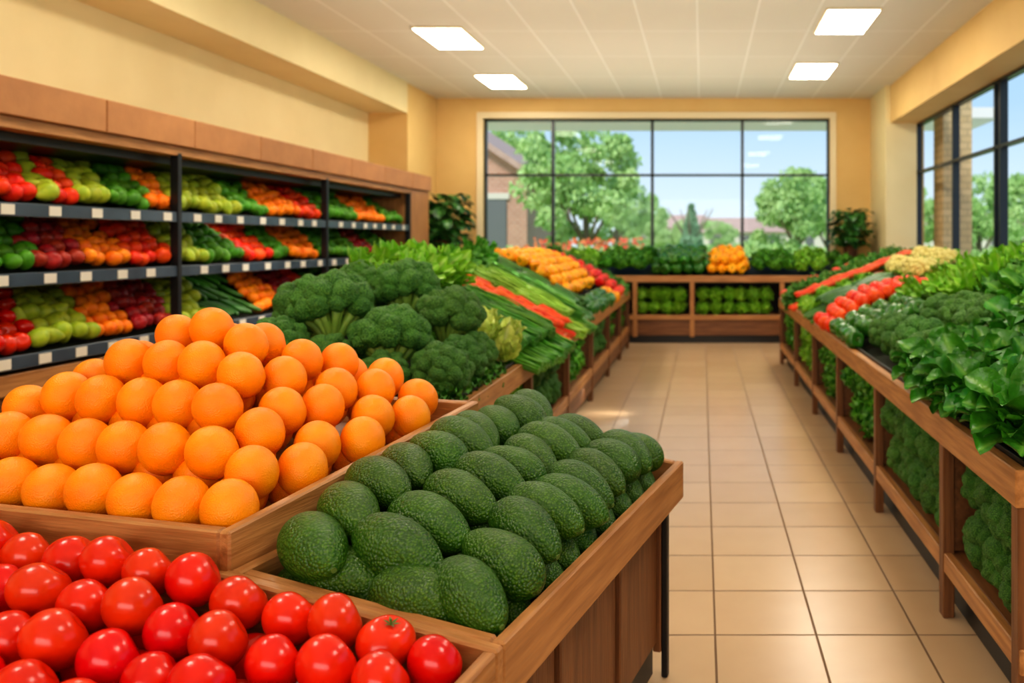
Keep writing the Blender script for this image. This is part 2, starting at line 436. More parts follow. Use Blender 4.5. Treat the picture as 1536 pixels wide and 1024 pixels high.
K_b('romaine', 'romaine_lettuce', 'long bright green romaine lettuce', 'lettuce', 'leaf_lettuce', 18, .36, .06, .42, .35, .22, .5, .02, seg=12, freq=16)
K_b('chard', 'leafy_green_bunch', 'long bunch of green leafy greens', 'greens', 'leaf_lettuce_deep', 26, .38, .055, .6, .5, .32, .35, .25, seg=14, freq=18)
K_b('napa', 'napa_cabbage', 'pale yellow-green napa cabbage', 'cabbage', 'leaf_pale', 20, .26, .08, .5, -.35, .25, .6, .0, seg=9, freq=14)
random.seed(21)
def bundle(name, mat, n, L, r, rr, seed):
    random.seed(seed); V, F = [], []
    for i in range(n):
        a = U(0, 6.28); d = rr*math.sqrt(R()); y, z = d*math.cos(a), d*math.sin(a)*.7; f = U(1.1, 1.9)
        pts = []; rad = []
        l = L*U(.85, 1.1)
        for k_ in range(7):
            t = k_/6; pts.append((-L/2+l*t, y*(.7+f*t*.5)+.012*math.sin(4*t+i), z*(.7+.5*t)+.012*math.sin(5*t+i*2)))
            rad.append(r*(1-.55*t))
        tube(V, F, pts, rad, 6)
    return mk(name, V, F, mat, True)
K['scallion'] = dict(m=[bundle('scallion_bunch', 'scallion_mat', 30, .5, .0088, .055, s_) for s_ in (1, 2, 3)], label='bunch of long green scallions', cat='scallions', parts=(), oname='scallion_bunch')
K['celery'] = dict(m=[bundle('celery_bunch', 'celery_mat', 22, .44, .011, .05, s_) for s_ in (4, 5)], label='pale green celery bunch', cat='celery', parts=(), oname='celery_bunch')
random.seed(5)

# ------------------------------------------------------------------ room shell
Y0, Y1, ZC = -3.0, 13.2, 3.91
box('floor', (-5.1, Y0-.1, -.1), (3.45, Y1+.1, 0), 'floor_tile', bevel=0, kind='structure', label='glossy beige ceramic square tile floor')
box('ceiling', (-5.1, Y0-.1, ZC), (3.45, Y1+.1, ZC+.15), 'ceiling_tile', bevel=0, kind='structure', label='suspended ceiling of pale acoustic tiles')
box('wall_left', (-5.1, Y0, 0), (-4.96, Y1, ZC), 'paint_cream', bevel=0, kind='structure', label='cream painted wall above shelving')
box('wall_front', (-5.1, Y0-.12, 0), (3.4, Y0, ZC), 'paint_cream', bevel=0, kind='structure', label='cream painted wall')
wx0, wx1, wz0, wz1 = -3.61, 2.11, 1.25, 3.58
boxes('wall_back', [((-5.1, Y1, 0), (wx0, Y1+.2, ZC)), ((wx1, Y1, 0), (3.4, Y1+.2, ZC)), ((wx0, Y1, 0), (wx1, Y1+.2, wz0)), ((wx0, Y1, wz1), (wx1, Y1+.2, ZC))], 'paint_yellow', kind='structure', label='warm yellow painted wall around wide window')
rw0, rw1 = 1.2, 3.34
boxes('wall_right', [((3.25, Y0, 0), (3.4, Y1, rw0)), ((3.25, 12.25, rw0), (3.4, Y1, ZC)), ((3.25, Y0, rw0), (3.4, 1.0, ZC)), ((3.25, 1.0, rw1), (3.4, 12.25, ZC))], 'paint_yellow', kind='structure', label='warm yellow wall with long window band')
box('trim_1', (-4.96, Y0, 3.46), (-4.38, 11.9, ZC), 'paint_cream', bevel=0, kind='structure', label='cream dropped ceiling bulkhead')
box('trim_2', (-4.96, 11.9, 0), (-4.38, Y1, ZC), 'paint_yellow', bevel=0, kind='structure', label='yellow painted wall projection')
box('trim_3', (2.85, Y0, 3.34), (3.25, Y1, ZC), 'paint_yellow', bevel=0, kind='structure', label='yellow bulkhead over side windows')
box('trim_4', (2.78, 12.1, 0), (3.25, Y1, ZC), 'paint_cream', bevel=0, kind='structure', label='cream painted corner column')
boxes('trim_5', [((wx0-.1, Y1-.03, wz1), (wx1+.1, Y1, wz1+.1)), ((wx0-.1, Y1-.03, wz0), (wx0, Y1, wz1)), ((wx1, Y1-.03, wz0), (wx1+.1, Y1, wz1))], 'paint_trim', kind='structure', label='cream window casing')
def window(name, plane, a0, a1, z0, z1, mull, trans, axis, label):
    L = []
    t = .035; dp = .09
    def b_(u0, u1, v0, v1):
        if axis == 'x': L.append(((u0, plane, v0), (u1, plane+dp, v1)))
        else: L.append(((plane, u0, v0), (plane+dp, u1, v1)))
    b_(a0, a1, z0, z0+t); b_(a0, a1, z1-t, z1); b_(a0, a0+t, z0, z1); b_(a1-t, a1, z0, z1)
    for m_ in mull: b_(m_-t/2-.005, m_+t/2+.005, z0, z1)
    b_(a0, a1, trans-t/2, trans+t/2)
    w = boxes(name, L, 'frame_metal', kind='structure', label=label)
    if axis == 'x': gv = [(a0, plane+.04, z0), (a1, plane+.04, z0), (a1, plane+.04, z1), (a0, plane+.04, z1)]
    else: gv = [(plane+.04, a0, z0), (plane+.04, a1, z0), (plane+.04, a1, z1), (plane+.04, a0, z1)]
    obj('glass', mk('glass', gv, [(0, 1, 2, 3)], 'window_glass'), w)
window('window_1', Y1+.06, wx0, wx1, wz0, wz1, [-2.475, -.825, .67], 2.65, 'x', 'wide black-framed window with eight panes')
window('window_2', 3.27, 1.0, 12.25, rw0, rw1, [2.5, 4.1, 5.7, 7.2, 8.8, 8.95, 10.45], 2.6, 'y', 'long black-framed side window band')

for i, (x0, yy) in enumerate([(-3.2, 8.78), (-3.22, 11.28), (1.26, 8.08), (1.24, 10.55), (-3.2, 5.6), (-3.2, 2.4), (1.22, 4.8), (1.22, 1.5)]):
    e = box('ceiling_light', (x0, yy, ZC-.022), (x0+.56, yy+.93, ZC-.001), 'paint_trim', label='recessed rectangular ceiling light panel, lit', category='light', group='ceiling light panels', bevel=.003)
    box('diffuser', (-.26, -.445, -.016), (.26, .445, -.0115), 'diffuser', e, bevel=0)

# ------------------------------------------------------------------ wall shelving
sh = empty('produce_shelving', (-4.45, 7.4, 0), label='long black three-tier produce shelving with wooden header', category='shelving')
def P(o):
    o.location = Vector(o.location)-o.parent.location; return o
ys0, ys1 = 2.6, 10.88
P(box('back_panel', (-4.93, ys0, .1), (-4.88, 11.6, 2.3), 'dark_back', sh))
P(box('base', (-4.88, ys0, 0), (-4.03, 11.6, .72), 'walnut_y', sh))
P(box('base_rail', (-4.05, ys0, .66), (-3.98, 11.6, .78), 'oak_y', sh))
tiers = [1.77, 1.36, .88]
for zt in tiers:
    P(hexa('shelf', [(-4.0, ys0, zt-.06), (-4.0, ys1, zt-.06), (-4.86, ys1, zt+.14), (-4.86, ys0, zt+.14),
                     (-4.0, ys0, zt-.02), (-4.0, ys1, zt-.02), (-4.86, ys1, zt+.18), (-4.86, ys0, zt+.18)], 'dark_liner', sh, 0))
    P(box('shelf_lip', (-4.0, ys0, zt-.075), (-3.975, ys1, zt+.005), 'lip_metal', sh))
for yy in (3.68, 6.08, 8.48, 10.88):
    P(box('upright', (-4.03, yy-.022, .75), (-3.965, yy+.022, 2.22), 'black_metal', sh))
P(box('end_panel', (-4.88, 10.9, .72), (-3.96, 11.6, 2.24), 'oak_z', sh))
P(box('canopy', (-4.88, ys0, 2.14), (-4.1, 10.9, 2.22), 'black_metal', sh))
P(box('header_trim', (-4.88, ys0, 2.2), (-3.97, 11.62, 2.27), 'oak_y', sh))
hy = [2.6, 3.45, 4.38, 5.3, 6.22, 7.15, 8.1, 9.0, 9.95, 10.9, 11.66]
for a, b_ in zip(hy[:-1], hy[1:]):
    P(box('header_panel', (-4.93, a+.004, 2.272), (-3.94, b_-.004, 2.49), 'header_mat', sh, .006))
for zt in tiers:
    y = 4.25
    while y < 10.8:
        if min(abs(y-q) for q in (6.08, 8.48)) > .08:
            box('price_tag', (-3.974, y-.045, zt-.065), (-3.968, y+.045, zt-.005), 'tag_mat', bevel=.001, label='small white price card on a shelf lip', category='price tag', group='price cards on shelf lips')
        y += U(.27, .36)
segs = [
 [(4.85, 'vine_tomato'), (5.0, 'pear'), (5.2, 'vine_tomato'), (5.5, 'pear'), (5.87, 'lime'), (6.15, 'mandarin'), (6.9, 'pear'), (7.45, 'lime'), (8.0, 'mandarin'), (8.5, 'vine_tomato'), (9.4, 'lime'), (10.2, 'mandarin'), (12, 'lime')],
 [(4.88, 'lime'), (5.24, 'apple'), (5.66, 'mandarin'), (6.12, 'vine_tomato'), (6.5, 'pear'), (7.0, 'lime'), (7.5, 'vine_tomato'), (7.85, 'lime'), (8.45, 'mandarin'), (9.45, 'lime'), (9.95, 'apple'), (12, 'lime')],
 [(4.85, 'tomato'), (5.32, 'pear'), (5.66, 'mandarin'), (6.12, 'apple'), (6.55, 'pear'), (7.3, 'cucumber'), (7.75, 'mandarin'), (8.15, 'apple'), (8.5, 'vine_tomato'), (9.4, 'lime'), (12, 'pear')]]
tn = ['upper', 'middle', 'lower']
for ti, zt in enumerate(tiers):
    for r in range(6):
        y = 4.3+U(0, .1)
        while y < 10.8:
            kd = next(k_ for e, k_ in segs[ti] if y+U(-.03, .03)-.085*r < e)
            step = U(.092, .108)
            x = -4.07-.112*r+U(-.022, .022)
            mound = .03*math.sin(y*7.3+ti)+.018*math.sin(y*17)
            z = zt+.055+.026*(r+.7)+.03*r+U(-.006, .018)+mound*(.3+r*.14)
            if kd == 'cucumber':
                if r % 2 == 0 and r < 5:
                    rot = Matrix.Rotation(U(-.25, .25), 3, 'Z') @ Matrix.Rotation(.42, 3, 'Y')
                    put(kd, (x-.07, y, z+.02), rot, .8, 'cucumbers on the shelving')
                step = .075
            else:
                g = {'lime': 'limes', 'pear': 'pears', 'apple': 'apples', 'mandarin': 'mandarins', 'vine_tomato': 'orange-red tomatoes', 'tomato': 'red tomatoes'}[kd]
                put(kd, (x, y, z), None, U(.9, 1.1), '%s on the %s shelf' % (g, tn[ti]), parts=False)
            y += step

# ------------------------------------------------------------------ foreground stands
ANG = -math.atan2(.24, .971)
RZ = Matrix.Rotation(ANG, 3, 'Z')
ORG = Vector((-1.034, 1.75, 0))
def LW(x, y, z): return ORG+RZ @ Vector((x, y, z))
def stand(label):
    e = empty('display_stand', ORG, label=label, category='display stand'); e.rotation_euler = (0, 0, ANG); return e
def board(nm, par, x0, y0, x1, y1, zt0, zt1, h, nx, ny, th=.03, mat='oak_y', zb=None):
    zb0 = zt0-h if zb is None else zb; zb1 = zt1-h if zb is None else zb
    ox, oy = nx*th, ny*th
    return hexa(nm, [(x0, y0, zb0), (x1, y1, zb1), (x1+ox, y1+oy, zb1), (x0+ox, y0+oy, zb0),
                     (x0, y0, zt0), (x1, y1, zt1), (x1+ox, y1+oy, zt1), (x0+ox, y0+oy, zt0)], mat, par, .005)
AW, AL = .66, 1.36
st = stand('oak display stand with slanted tray heaped with avocados')
zl, zr = .83, .752
board('rail_board', st, AW, 0, AW, AL, zr, zr+.0, .135, -1, 0)
board('rail_board', st, .0, 0, .0, AL, zl, zl, .12, 1, 0)
board('rail_board', st, .03, 0, AW-.03, 0, zl-.003, zr-.0, .12, 0, 1, mat='oak_x')
board('rail_board', st, .03, AL, AW-.03, AL, zl-.003, zr-.0, .12, 0, -1, mat='oak_x')
hexa('tray_floor', [(.03, .03, zl-.16), (AW-.03, .03, zr-.12), (AW-.03, AL-.03, zr-.12), (.03, AL-.03, zl-.16),
                    (.03, .03, zl-.14), (AW-.03, .03, zr-.10), (AW-.03, AL-.03, zr-.10), (.03, AL-.03, zl-.14)], 'walnut_x', st, 0)
px = AW-.06
for a, b_ in ((.06, .40), (.44, .84), (.88, 1.26)):
    box('side_panel', (px-.03, a, .13), (px-.012, b_, .62), 'walnut_z', st)
for a in (.02, .41, .85, 1.27):
    box('stile', (px-.03, a, .09), (px, a+.035, .62), 'walnut_z', st)
box('back_panel', (.06, AL-.08, .1), (px, AL-.06, .64), 'walnut_x', st)
box('kickplate', (.08, .05, 0), (px-.035, AL-.07, .1), 'black_metal', st)
for yy in (.03, AL-.085): box('leg', (px, yy, 0), (px+.022, yy+.03, .62), 'black_metal', st)
OW, OL = 1.38, 1.07
zE = .914; so = .075
st = stand('oak display stand with deep tray holding a pyramid of oranges')
board('rail_board', st, 0, 0, 0, OL, zE, zE+so*OL, .11, -1, 0)
board('rail_board', st, -OW, 0, -OW, OL, zE, zE+so*OL, .11, 1, 0)
board('rail_board', st, -OW+.03, 0, -.03, 0, zE, zE, .11, 0, 1, mat='oak_x')
board('rail_board', st, -OW+.03, OL, -.03, OL, zE+so*OL, zE+so*OL, .11, 0, -1, mat='oak_x')
hexa('tray_floor', [(-OW+.03, .03, zE-.11), (-.03, .03, zE-.11), (-.03, OL-.03, zE-.11+so*OL), (-OW+.03, OL-.03, zE-.11+so*OL),
                    (-OW+.03, .03, zE-.075), (-.03, .03, zE-.075), (-.03, OL-.03, zE-.075+so*OL), (-OW+.03, OL-.03, zE-.075+so*OL)], 'oak_x', st, 0)
box('body', (-OW+.05, .04, .1), (-.05, OL-.05, .79), 'walnut_x', st)
box('kickplate', (-OW+.08, .07, 0), (-.08, OL-.08, .1), 'black_metal', st)
TL = .75
st = stand('oak display stand with shallow tray of red tomatoes')
tz = lambda x: .835-.13*x
X0 = -1.0
hexa('rail_board', [(0, -.031, tz(0)-.12), (AW, -.031, tz(AW)-.12), (AW, -.001, tz(AW)-.12), (0, -.001, tz(0)-.12),
                    (0, -.031, tz(0)), (AW, -.031, tz(AW)), (AW, -.001, tz(AW)), (0, -.001, tz(0))], 'oak_x', st, .005)
hexa('rail_board', [(X0, -.031, .72), (0, -.031, .72), (0, -.001, .72), (X0, -.001, .72),
                    (X0, -.031, .83), (0, -.031, .83), (0, -.001, .83), (X0, -.001, .83)], 'oak_x', st, .003)
board('rail_board', st, AW, -TL, AW, -.031, tz(AW)-.03, tz(AW), .13, -1, 0)
board('rail_board', st, X0, -TL, X0, -.031, .85, .9, .16, 1, 0)
board('rail_board', st, X0+.03, -TL, AW-.03, -TL, .8, .68, .12, 0, 1, mat='oak_x')
hexa('tray_floor', [(X0+.03, -TL+.03, .60), (AW-.03, -TL+.03, .49), (AW-.03, -.031, .60), (X0+.03, -.031, .70),
                    (X0+.03, -TL+.03, .61), (AW-.03, -TL+.03, .50), (AW-.03, -.031, .61), (X0+.03, -.031, .72)], 'dark_liner', st, 0)
box('body', (X0+.05, -TL+.05, .1), (AW-.07, -.05, .48), 'walnut_x', st)
box('kickplate', (X0+.08, -TL+.08, 0), (AW-.1, -.08, .1), 'black_metal', st)

def hO(a, b_): return .66*max(0, min(a, b_, 1.30-a, OL+.10-b_)-.10)
def zO(a, b_): return zE+.008+so*b_+hO(a, b_)
OAX = (.77, .6, .23)
row = 0; b_ = .100
while b_ < OL-.075:
    a = .099+(.046 if row % 2 else 0)
    while a < OW-.09:
        j = .006 if min(a, b_) > .12 else .002
        put('orange', LW(-a+U(-j, j), b_+U(-j, j), zO(a, b_)+U(-.007, .007)), axrot(OAX, .2), U(.99, 1.03), 'oranges heaped in the oak tray')
        a2, b2 = a+.067, b_+.039
        if a2 < OW-.12 and b2 < OL-.12 and hO(a2, b2) > .04:
            put('orange', LW(-a2, b2, zO(a2, b2)-.112), axrot(OAX, .2), 1, 'oranges heaped in the oak tray')
        a += .133
    b_ += .1195; row += 1

def zA(u, b_):
    return .858+.045*min(1, b_/.4)-.035*max(0, 1-b_/.22)+.07*b_*max(0, 1-u/.3)-.26*max(0, u-.25)-.03*max(0, (b_-1.1)/.25)
def aframe(u, b_, yaw, tj=.07):
    e = .02
    n = Vector((-(zA(u+e, b_)-zA(u-e, b_))/(2*e)+U(-tj, tj), -(zA(u, b_+e)-zA(u, b_-e))/(2*e)*.6+U(-tj, tj), 1)).normalized()
    d = Vector((math.cos(yaw), math.sin(yaw), 0)); d = (d-n*d.dot(n)).normalized()
    y = n.cross(d)
    return RZ @ Matrix((d, y, n)).transposed()
for ci, (u, yaw, off) in enumerate(((.125, -.5, 0), (.325, -.36, .05), (.525, -.3, .005))):
    b_ = .10+off
    while b_ < AL-.08:
        y = yaw+U(-.2, .2)
        z = zA(u, b_)
        put('avocado', LW(u+U(-.014, .012), b_, z+U(-.01, .014)), aframe(u, b_, y) @ Matrix.Rotation(U(0, 6), 3, 'X') @ (Matrix.Rotation(math.pi, 3, 'Z') if R() < .3 else Matrix.Identity(3)), U(.96, 1.06), 'avocados heaped in the oak tray')
        b_ += U(.122, .132)
for u, dz in ((.12, -.11), (.33, -.12), (.53, -.09)):
    b_ = .10
    while b_ < AL-.09:
        z = max(zA(u, b_)+dz, zl-.14+.065-.08*u)
        put('avocado', LW(u, b_, z), aframe(u, b_, -.3+U(-.3, .3)), .92, 'avocados heaped in the oak tray', parts=False)
        b_ += .135
put('avocado', LW(.2, .10, .80), aframe(.2, .1, -.1), 1.0, 'avocados heaped in the oak tray')
put('avocado', LW(.42, .085, .775), aframe(.42, .1, .05), 1.0, 'avocados heaped in the oak tray')
def zT(u, b_): return .832-.13*max(u, -.12)-.04*min(u+.12, 0)+.26*(b_+.09)
TAX = (.62, .6, .5)
row = 0; b_ = -.09; tcount = 0
while b_ > -.66:
    u = AW-.096-(.055 if row % 2 else 0)
    while u > X0+.09:
        tcount += 1
        up = tcount in (2, 30)
        rot = axrot((.25, -.2, .95), .1) if up else axrot(TAX, .22)
        jj = .009 if u < AW-.12 else .002
        put('tomato', LW(u+U(-jj, jj), b_+U(-.008, .004), zT(u, b_)+U(-.012, .016)), rot, U(.95, 1.05), 'red tomatoes in the oak tray', parts=up)
        u2, b2 = u-.055, b_-.035
        if b2 > -.66 and u2 > X0+.09:
            put('tomato', LW(u2, b2, zT(u2, b2)-.086), None, .98, 'red tomatoes in the oak tray', parts=False)
        u -= .112
    b_ -= .098; row += 1

# ------------------------------------------------------------------ aisle cases
def case(sg, xr, y0, y1, W, ridge, posts, sill, drawers, label):
    e = empty('produce_case', (xr+sg*W/2, (y0+y1)/2, 0), label=label, category='produce case')
    X = lambda d: xr+sg*d
    def bx(nm, d0, ya, z0, d1, yb, z1, mt, bev=.004):
        xa, xb = sorted((X(d0), X(d1)))
        return P(box(nm, (xa, ya, z0), (xb, yb, z1), mt, e, bev))
    bx('rail_board', 0, y0, .715, .045, y1, .834, 'oak_y')
    bx('rail_board', .045, y0, .70, W, y0+.035, .80, 'oak_x')
    bx('liner', .045, y0+.035, .78, .06, y1-.03, .85, 'black_metal', .002)
    n = 12; V, F = [], []
    for i in range(n+1):
        y = y0+.035+(y1-y0-.07)*i/n; rz = ridge(y)
        V += [(X(.06), y, .70), (X(.06), y, .79), (X(W), y, rz), (X(W), y, .70)]
    for i in range(n):
        for j in range(4):
            a = i*4+j; b2 = i*4+(j+1) % 4; F.append((a, b2, b2+4, a+4))
    F += [(0, 1, 2, 3), (n*4+3, n*4+2, n*4+1, n*4)]
    me = mk('bed', V, F, 'dark_liner'); bevel_mesh(me, 0)
    P(obj('bed', me, e))
    for p in posts:
        bx('post', .012, p-.03, 0.0, .06, p+.03, .715, 'walnut_z')
        bx('divider', .06, p-.012, sill, W-.3, p+.012, .70, 'walnut_y')
    bx('sill_board', .015, y0, sill-.08, .05, y1, sill, 'oak_y')
    bx('lower_shelf', .05, y0, sill-.03, W-.05, y1, sill-.005, 'walnut_y')
    if drawers:
        for a, b2 in zip(posts[:-1], posts[1:]):
            bx('drawer_front', .02, a+.035, .1, .04, b2-.035, sill-.085, 'walnut_y')
    bx('kickplate', .1, y0+.04, 0, W-.1, y1-.04, sill-.09, 'black_metal')
    bx('back_panel', W-.3, y0, sill-.03, W-.27, y1, .72, 'dark_back')
    bx('end_panel', .06, y0, .05, W, y0+.03, .70, 'walnut_x')
    bx('end_panel', .06, y1-.03, .05, W, y1, .70, 'walnut_x')
    for ya, yb in ((y0, y0+.03), (y1-.03, y1)):
        rz = ridge(ya)-.02
        P(hexa('end_cheek', [(X(.06), ya, .70), (X(W), ya, .70), (X(W), yb, .70), (X(.06), yb, .70), (X(.06), ya, .79), (X(W), ya, rz), (X(W), yb, rz), (X(.06), yb, .79)], 'walnut_x', e, 0))
    bx('back_board', W, y0, .05, W+.03, y1, 1.0, 'walnut_y')
    def pt(y, s_):
        return Vector((X(.06+(W-.06)*s_), y, .79+(ridge(y)-.79)*s_))
    T = lambda y: (pt(y, 1)-pt(y, 0)).normalized()
    return pt, T
cl = lambda v, a=0, b_=1: max(a, min(b_, v))
ridL = lambda y: 1.04+.30*cl((y-3.5)/4.0)
ridR = lambda y: 1.28
LP, LT = case(-1, -1.05, 3.5, 11.7, 1.15, ridL, [3.55, 5.0, 6.4, 7.8, 9.2, 10.5, 11.65], .32, True, 'long oak-railed produce case with sloping green vegetable bed')
RP, RT_ = case(1, .98, 2.5, 10.2, 1.35, ridR, [2.54, 3.32, 4.6, 5.9, 7.2, 8.6, 10.15], .27, False, 'long oak-railed vegetable case beside the windows')
def fill(pt, T, kd, y0, y1, s0, s1, dy, ds, mode, lift, sz, group, layers=1, jit=.15, hump=0, lean=.4, yaw=0):
    sg = 1 if T(5).x > 0 else -1
    nrow = 0
    for L_ in range(layers):
        s_ = s0+ds/2+(ds/2 if L_ % 2 else 0)
        while s_ <= s1-ds*.35:
            y = y0+dy/2+(dy/2 if (nrow+L_) % 2 else 0)
            while y <= y1-dy*.3:
                p = pt(y, s_); t = T(y); n = Vector((-t.z*sg, 0, abs(t.x))).normalized()
                al = Vector((0, 1, 0))
                p = p+n*(lift+L_*lift*1.5+hump*math.sin(math.pi*(s_-s0)/(s1-s0)))+al*U(-.1, .1)*dy+t*U(-.02, .02)
                if mode == 'round': rot = None
                elif mode == 'slope':
                    a = yaw+U(-jit, jit); d = (t*math.cos(a)+al*math.sin(a)).normalized()
                    if R() < .3 and kd != 'scallion': d = -d
                    rot = Matrix((d, n.cross(d), n)).transposed() @ Matrix.Rotation(U(-.5, .5), 3, 'X')
                else:
                    z = (n-t*lean+al*U(-jit, jit)-al*.15).normalized()
                    x = al.cross(z).normalized(); rot = Matrix((x, z.cross(x), z)).transposed() @ Matrix.Rotation(U(0, 6.28), 3, 'Z')
                put(kd, p, rot, sz*U(.9, 1.1), group, parts=(kd != 'carrot' or s_ > s1-ds*1.5))
                y += dy
            s_ += ds; nrow += 1
g = ' on the aisle case'
def zrot(v, sp_=None):
    z = Vector(v).normalized(); x = Vector((0, 1, 0)).cross(z).normalized()
    return Matrix((x, z.cross(x), z)).transposed() @ Matrix.Rotation(U(0, 6.28) if sp_ is None else sp_, 3, 'Z')
for x, y, z, s_, dv in [(-1.20, 3.68, .93, .95, (.35, -.25, .9)), (-1.48, 3.82, 1.05, 1.3, (-.1, .35, .9)), (-1.84, 3.98, 1.19, 1.4, (-.2, .35, .9)),
                        (-2.06, 4.2, 1.18, 1.2, (-.4, .2, .9)), (-1.32, 4.2, 1.13, 1.2, (.1, .2, .9)), (-1.62, 4.38, 1.26, 1.25, (-.1, .2, .9)),
                        (-1.74, 3.70, .97, .95, (-.2, -.35, .9)), (-1.98, 3.72, 1.04, 1.0, (-.3, -.2, .9)), (-1.95, 4.6, 1.26, 1.15, (-.1, .2, .9)),
                        (-1.44, 3.62, .92, .8, (.1, -.5, .8)), (-1.19, 3.95, .95, .85, (.4, 0, .9)), (-1.2, 4.2, .94, .85, (.45, .1, .9))]:
    put('broccoli', (x, y, z+.02), zrot(dv), s_, 'broccoli heads'+g)
for y in (3.6, 3.75, 3.9, 4.05, 4.2, 4.35): put('kale', (-1.18, y, .81), zrot((.35, 0, 1)), .6, 'kale bunches'+g)
fill(LP, LT, 'napa', 4.36, 4.8, -.03, .33, .17, .16, 'slope', .09, .9, 'napa cabbages'+g)
fill(LP, LT, 'romaine', 4.5, 5.6, .6, 1.0, .2, .2, 'up', .12, 1.05, 'romaine lettuces'+g, lean=.3)
fill(LP, LT, 'scallion', 4.7, 5.9, -.06, .8, .09, .26, 'slope', .06, 1.0, 'scallion bunches'+g, layers=2, yaw=.25)
fill(LP, LT, 'carrot', 5.88, 6.42, -.04, 1.0, .048, .15, 'slope', .058, 1.1, 'carrots'+g, layers=2, yaw=.2)
fill(LP, LT, 'celery', 6.42, 6.9, -.04, .92, .11, .27, 'slope', .06, 1.05, 'celery bunches'+g, layers=2, yaw=.2)
fill(LP, LT, 'chard', 5.6, 7.5, .88, 1.05, .17, .15, 'up', .03, .85, 'leafy green bunches'+g, lean=.8)
fill(LP, LT, 'scallion', 6.9, 7.2, -.04, .9, .09, .26, 'slope', .06, 1.0, 'scallion bunches'+g, layers=2, yaw=.2)
fill(LP, LT, 'cucumber', 7.2, 7.8, -.02, 1, .075, .26, 'slope', .06, 1.0, 'cucumbers'+g, layers=2, yaw=.2)
fill(LP, LT, 'pep_green', 7.8, 9.6, -.04, .24, .13, .1, 'round', .085, 1.0, 'green peppers'+g)
fill(LP, LT, 'pep_yellow', 7.8, 9.9, .24, 1.0, .12, .1, 'round', .10, .92, 'yellow peppers'+g, hump=.12)
fill(LP, LT, 'pep_yellow', 9.6, 10.0, -.04, .24, .12, .1, 'round', .09, .92, 'yellow peppers'+g)
fill(LP, LT, 'pep_red', 10.05, 10.9, -.02, 1.0, .125, .105, 'round', .08, .95, 'red peppers'+g, hump=.08)
fill(LP, LT, 'kale', 10.9, 11.6, .0, 1.0, .2, .2, 'up', .05, .8, 'kale bunches'+g)
g = ' on the window-side case'
fill(RP, RT_, 'spinach', 2.62, 3.95, .02, .58, .21, .15, 'up', .03, 1.1, 'spinach bunches'+g, lean=.05, jit=.2)
fill(RP, RT_, 'chard', 2.75, 4.5, .5, 1.02, .2, .14, 'up', .04, .98, 'leafy green bunches'+g, lean=.15, jit=.3)
fill(RP, RT_, 'kale', 4.4, 5.1, .6, 1.02, .2, .14, 'up', .08, 1.0, 'kale bunches'+g, lean=.3, jit=.3)
fill(RP, RT_, 'romaine', 5.0, 5.9, .5, 1.02, .2, .16, 'up', .03, .9, 'romaine lettuces'+g, lean=.3, jit=.3)
for x, y, z, s_, dv in [(1.2, 4.05, .96, 1.15, (-.3, -.3, .9)), (1.22, 4.42, .97, 1.25, (-.3, -.1, .9)), (1.24, 4.82, .96, 1.1, (-.3, 0, .9)), (1.23, 5.18, .95, 1.0, (-.3, 0, .9)),
                        (1.52, 4.18, 1.10, 1.3, (-.2, -.3, .9)), (1.54, 4.6, 1.10, 1.2, (-.2, -.1, .9)), (1.52, 5.0, 1.07, 1.1, (-.2, 0, .9)), (1.82, 4.4, 1.2, 1.1, (-.2, 0, .9))]:
    put('broccoli', (x, y, z), zrot(dv), s_, 'broccoli heads'+g)
fill(RP, RT_, 'romaine', 5.9, 6.5, .5, .95, .17, .19, 'up', .03, .8, 'romaine lettuces'+g, lean=1.2)
fill(RP, RT_, 'pep_green', 5.3, 6.25, -.02, .5, .12, .09, 'round', .09, .95, 'green peppers'+g, hump=.03)
fill(RP, RT_, 'vine_tomato', 6.25, 6.95, -.02, .7, .1, .075, 'round', .08, 1.1, 'red tomatoes'+g, hump=.1)
fill(RP, RT_, 'cauliflower', 6.7, 8.2, .66, 1.0, .24, .17, 'up', .17, .95, 'cauliflower heads'+g, lean=.3)
fill(RP, RT_, 'cucumber', 6.95, 7.7, -.02, .7, .075, .24, 'slope', .07, 1.0, 'cucumbers'+g, layers=2)
fill(RP, RT_, 'lettuce', 7.7, 8.4, -.02, .6, .2, .15, 'up', .11, .95, 'lettuce heads'+g)
fill(RP, RT_, 'cucumber', 7.9, 8.9, .6, 1.0, .085, .24, 'slope', .06, 1.0, 'cucumbers'+g, layers=2)
fill(RP, RT_, 'carrot', 8.4, 8.85, -.02, 1, .048, .15, 'slope', .07, 1.1, 'carrots'+g, layers=2)
fill(RP, RT_, 'kale', 8.85, 9.45, .0, 1.0, .2, .14, 'up', .07, .9, 'kale bunches'+g)
fill(RP, RT_, 'pep_red', 9.5, 10.15, -.02, .9, .12, .1, 'round', .08, .9, 'red peppers'+g, hump=.05)
def lower(sg, xr, y0, y1, sill, kd, sz, dy, g2):
    y = y0+dy*.5; i = 0
    while y < y1-dy*.3:
        for d, z in ((.15, .12), (.155, .32), (.33, .22)):
            rot = Euler((U(-.4, .4), -sg*U(.7, 1.2), U(-.3, .3))).to_matrix() @ Matrix.Rotation(U(0, 6), 3, 'Z')
            yy = min(y+U(-.02, .02)+(dy*.4 if z == .32 else 0), y1-.1)
            put(kd, (xr+sg*(d+U(-.01, .03)), yy, sill+z), rot, sz*U(.95, 1.1), g2)
        y += dy; i += 1
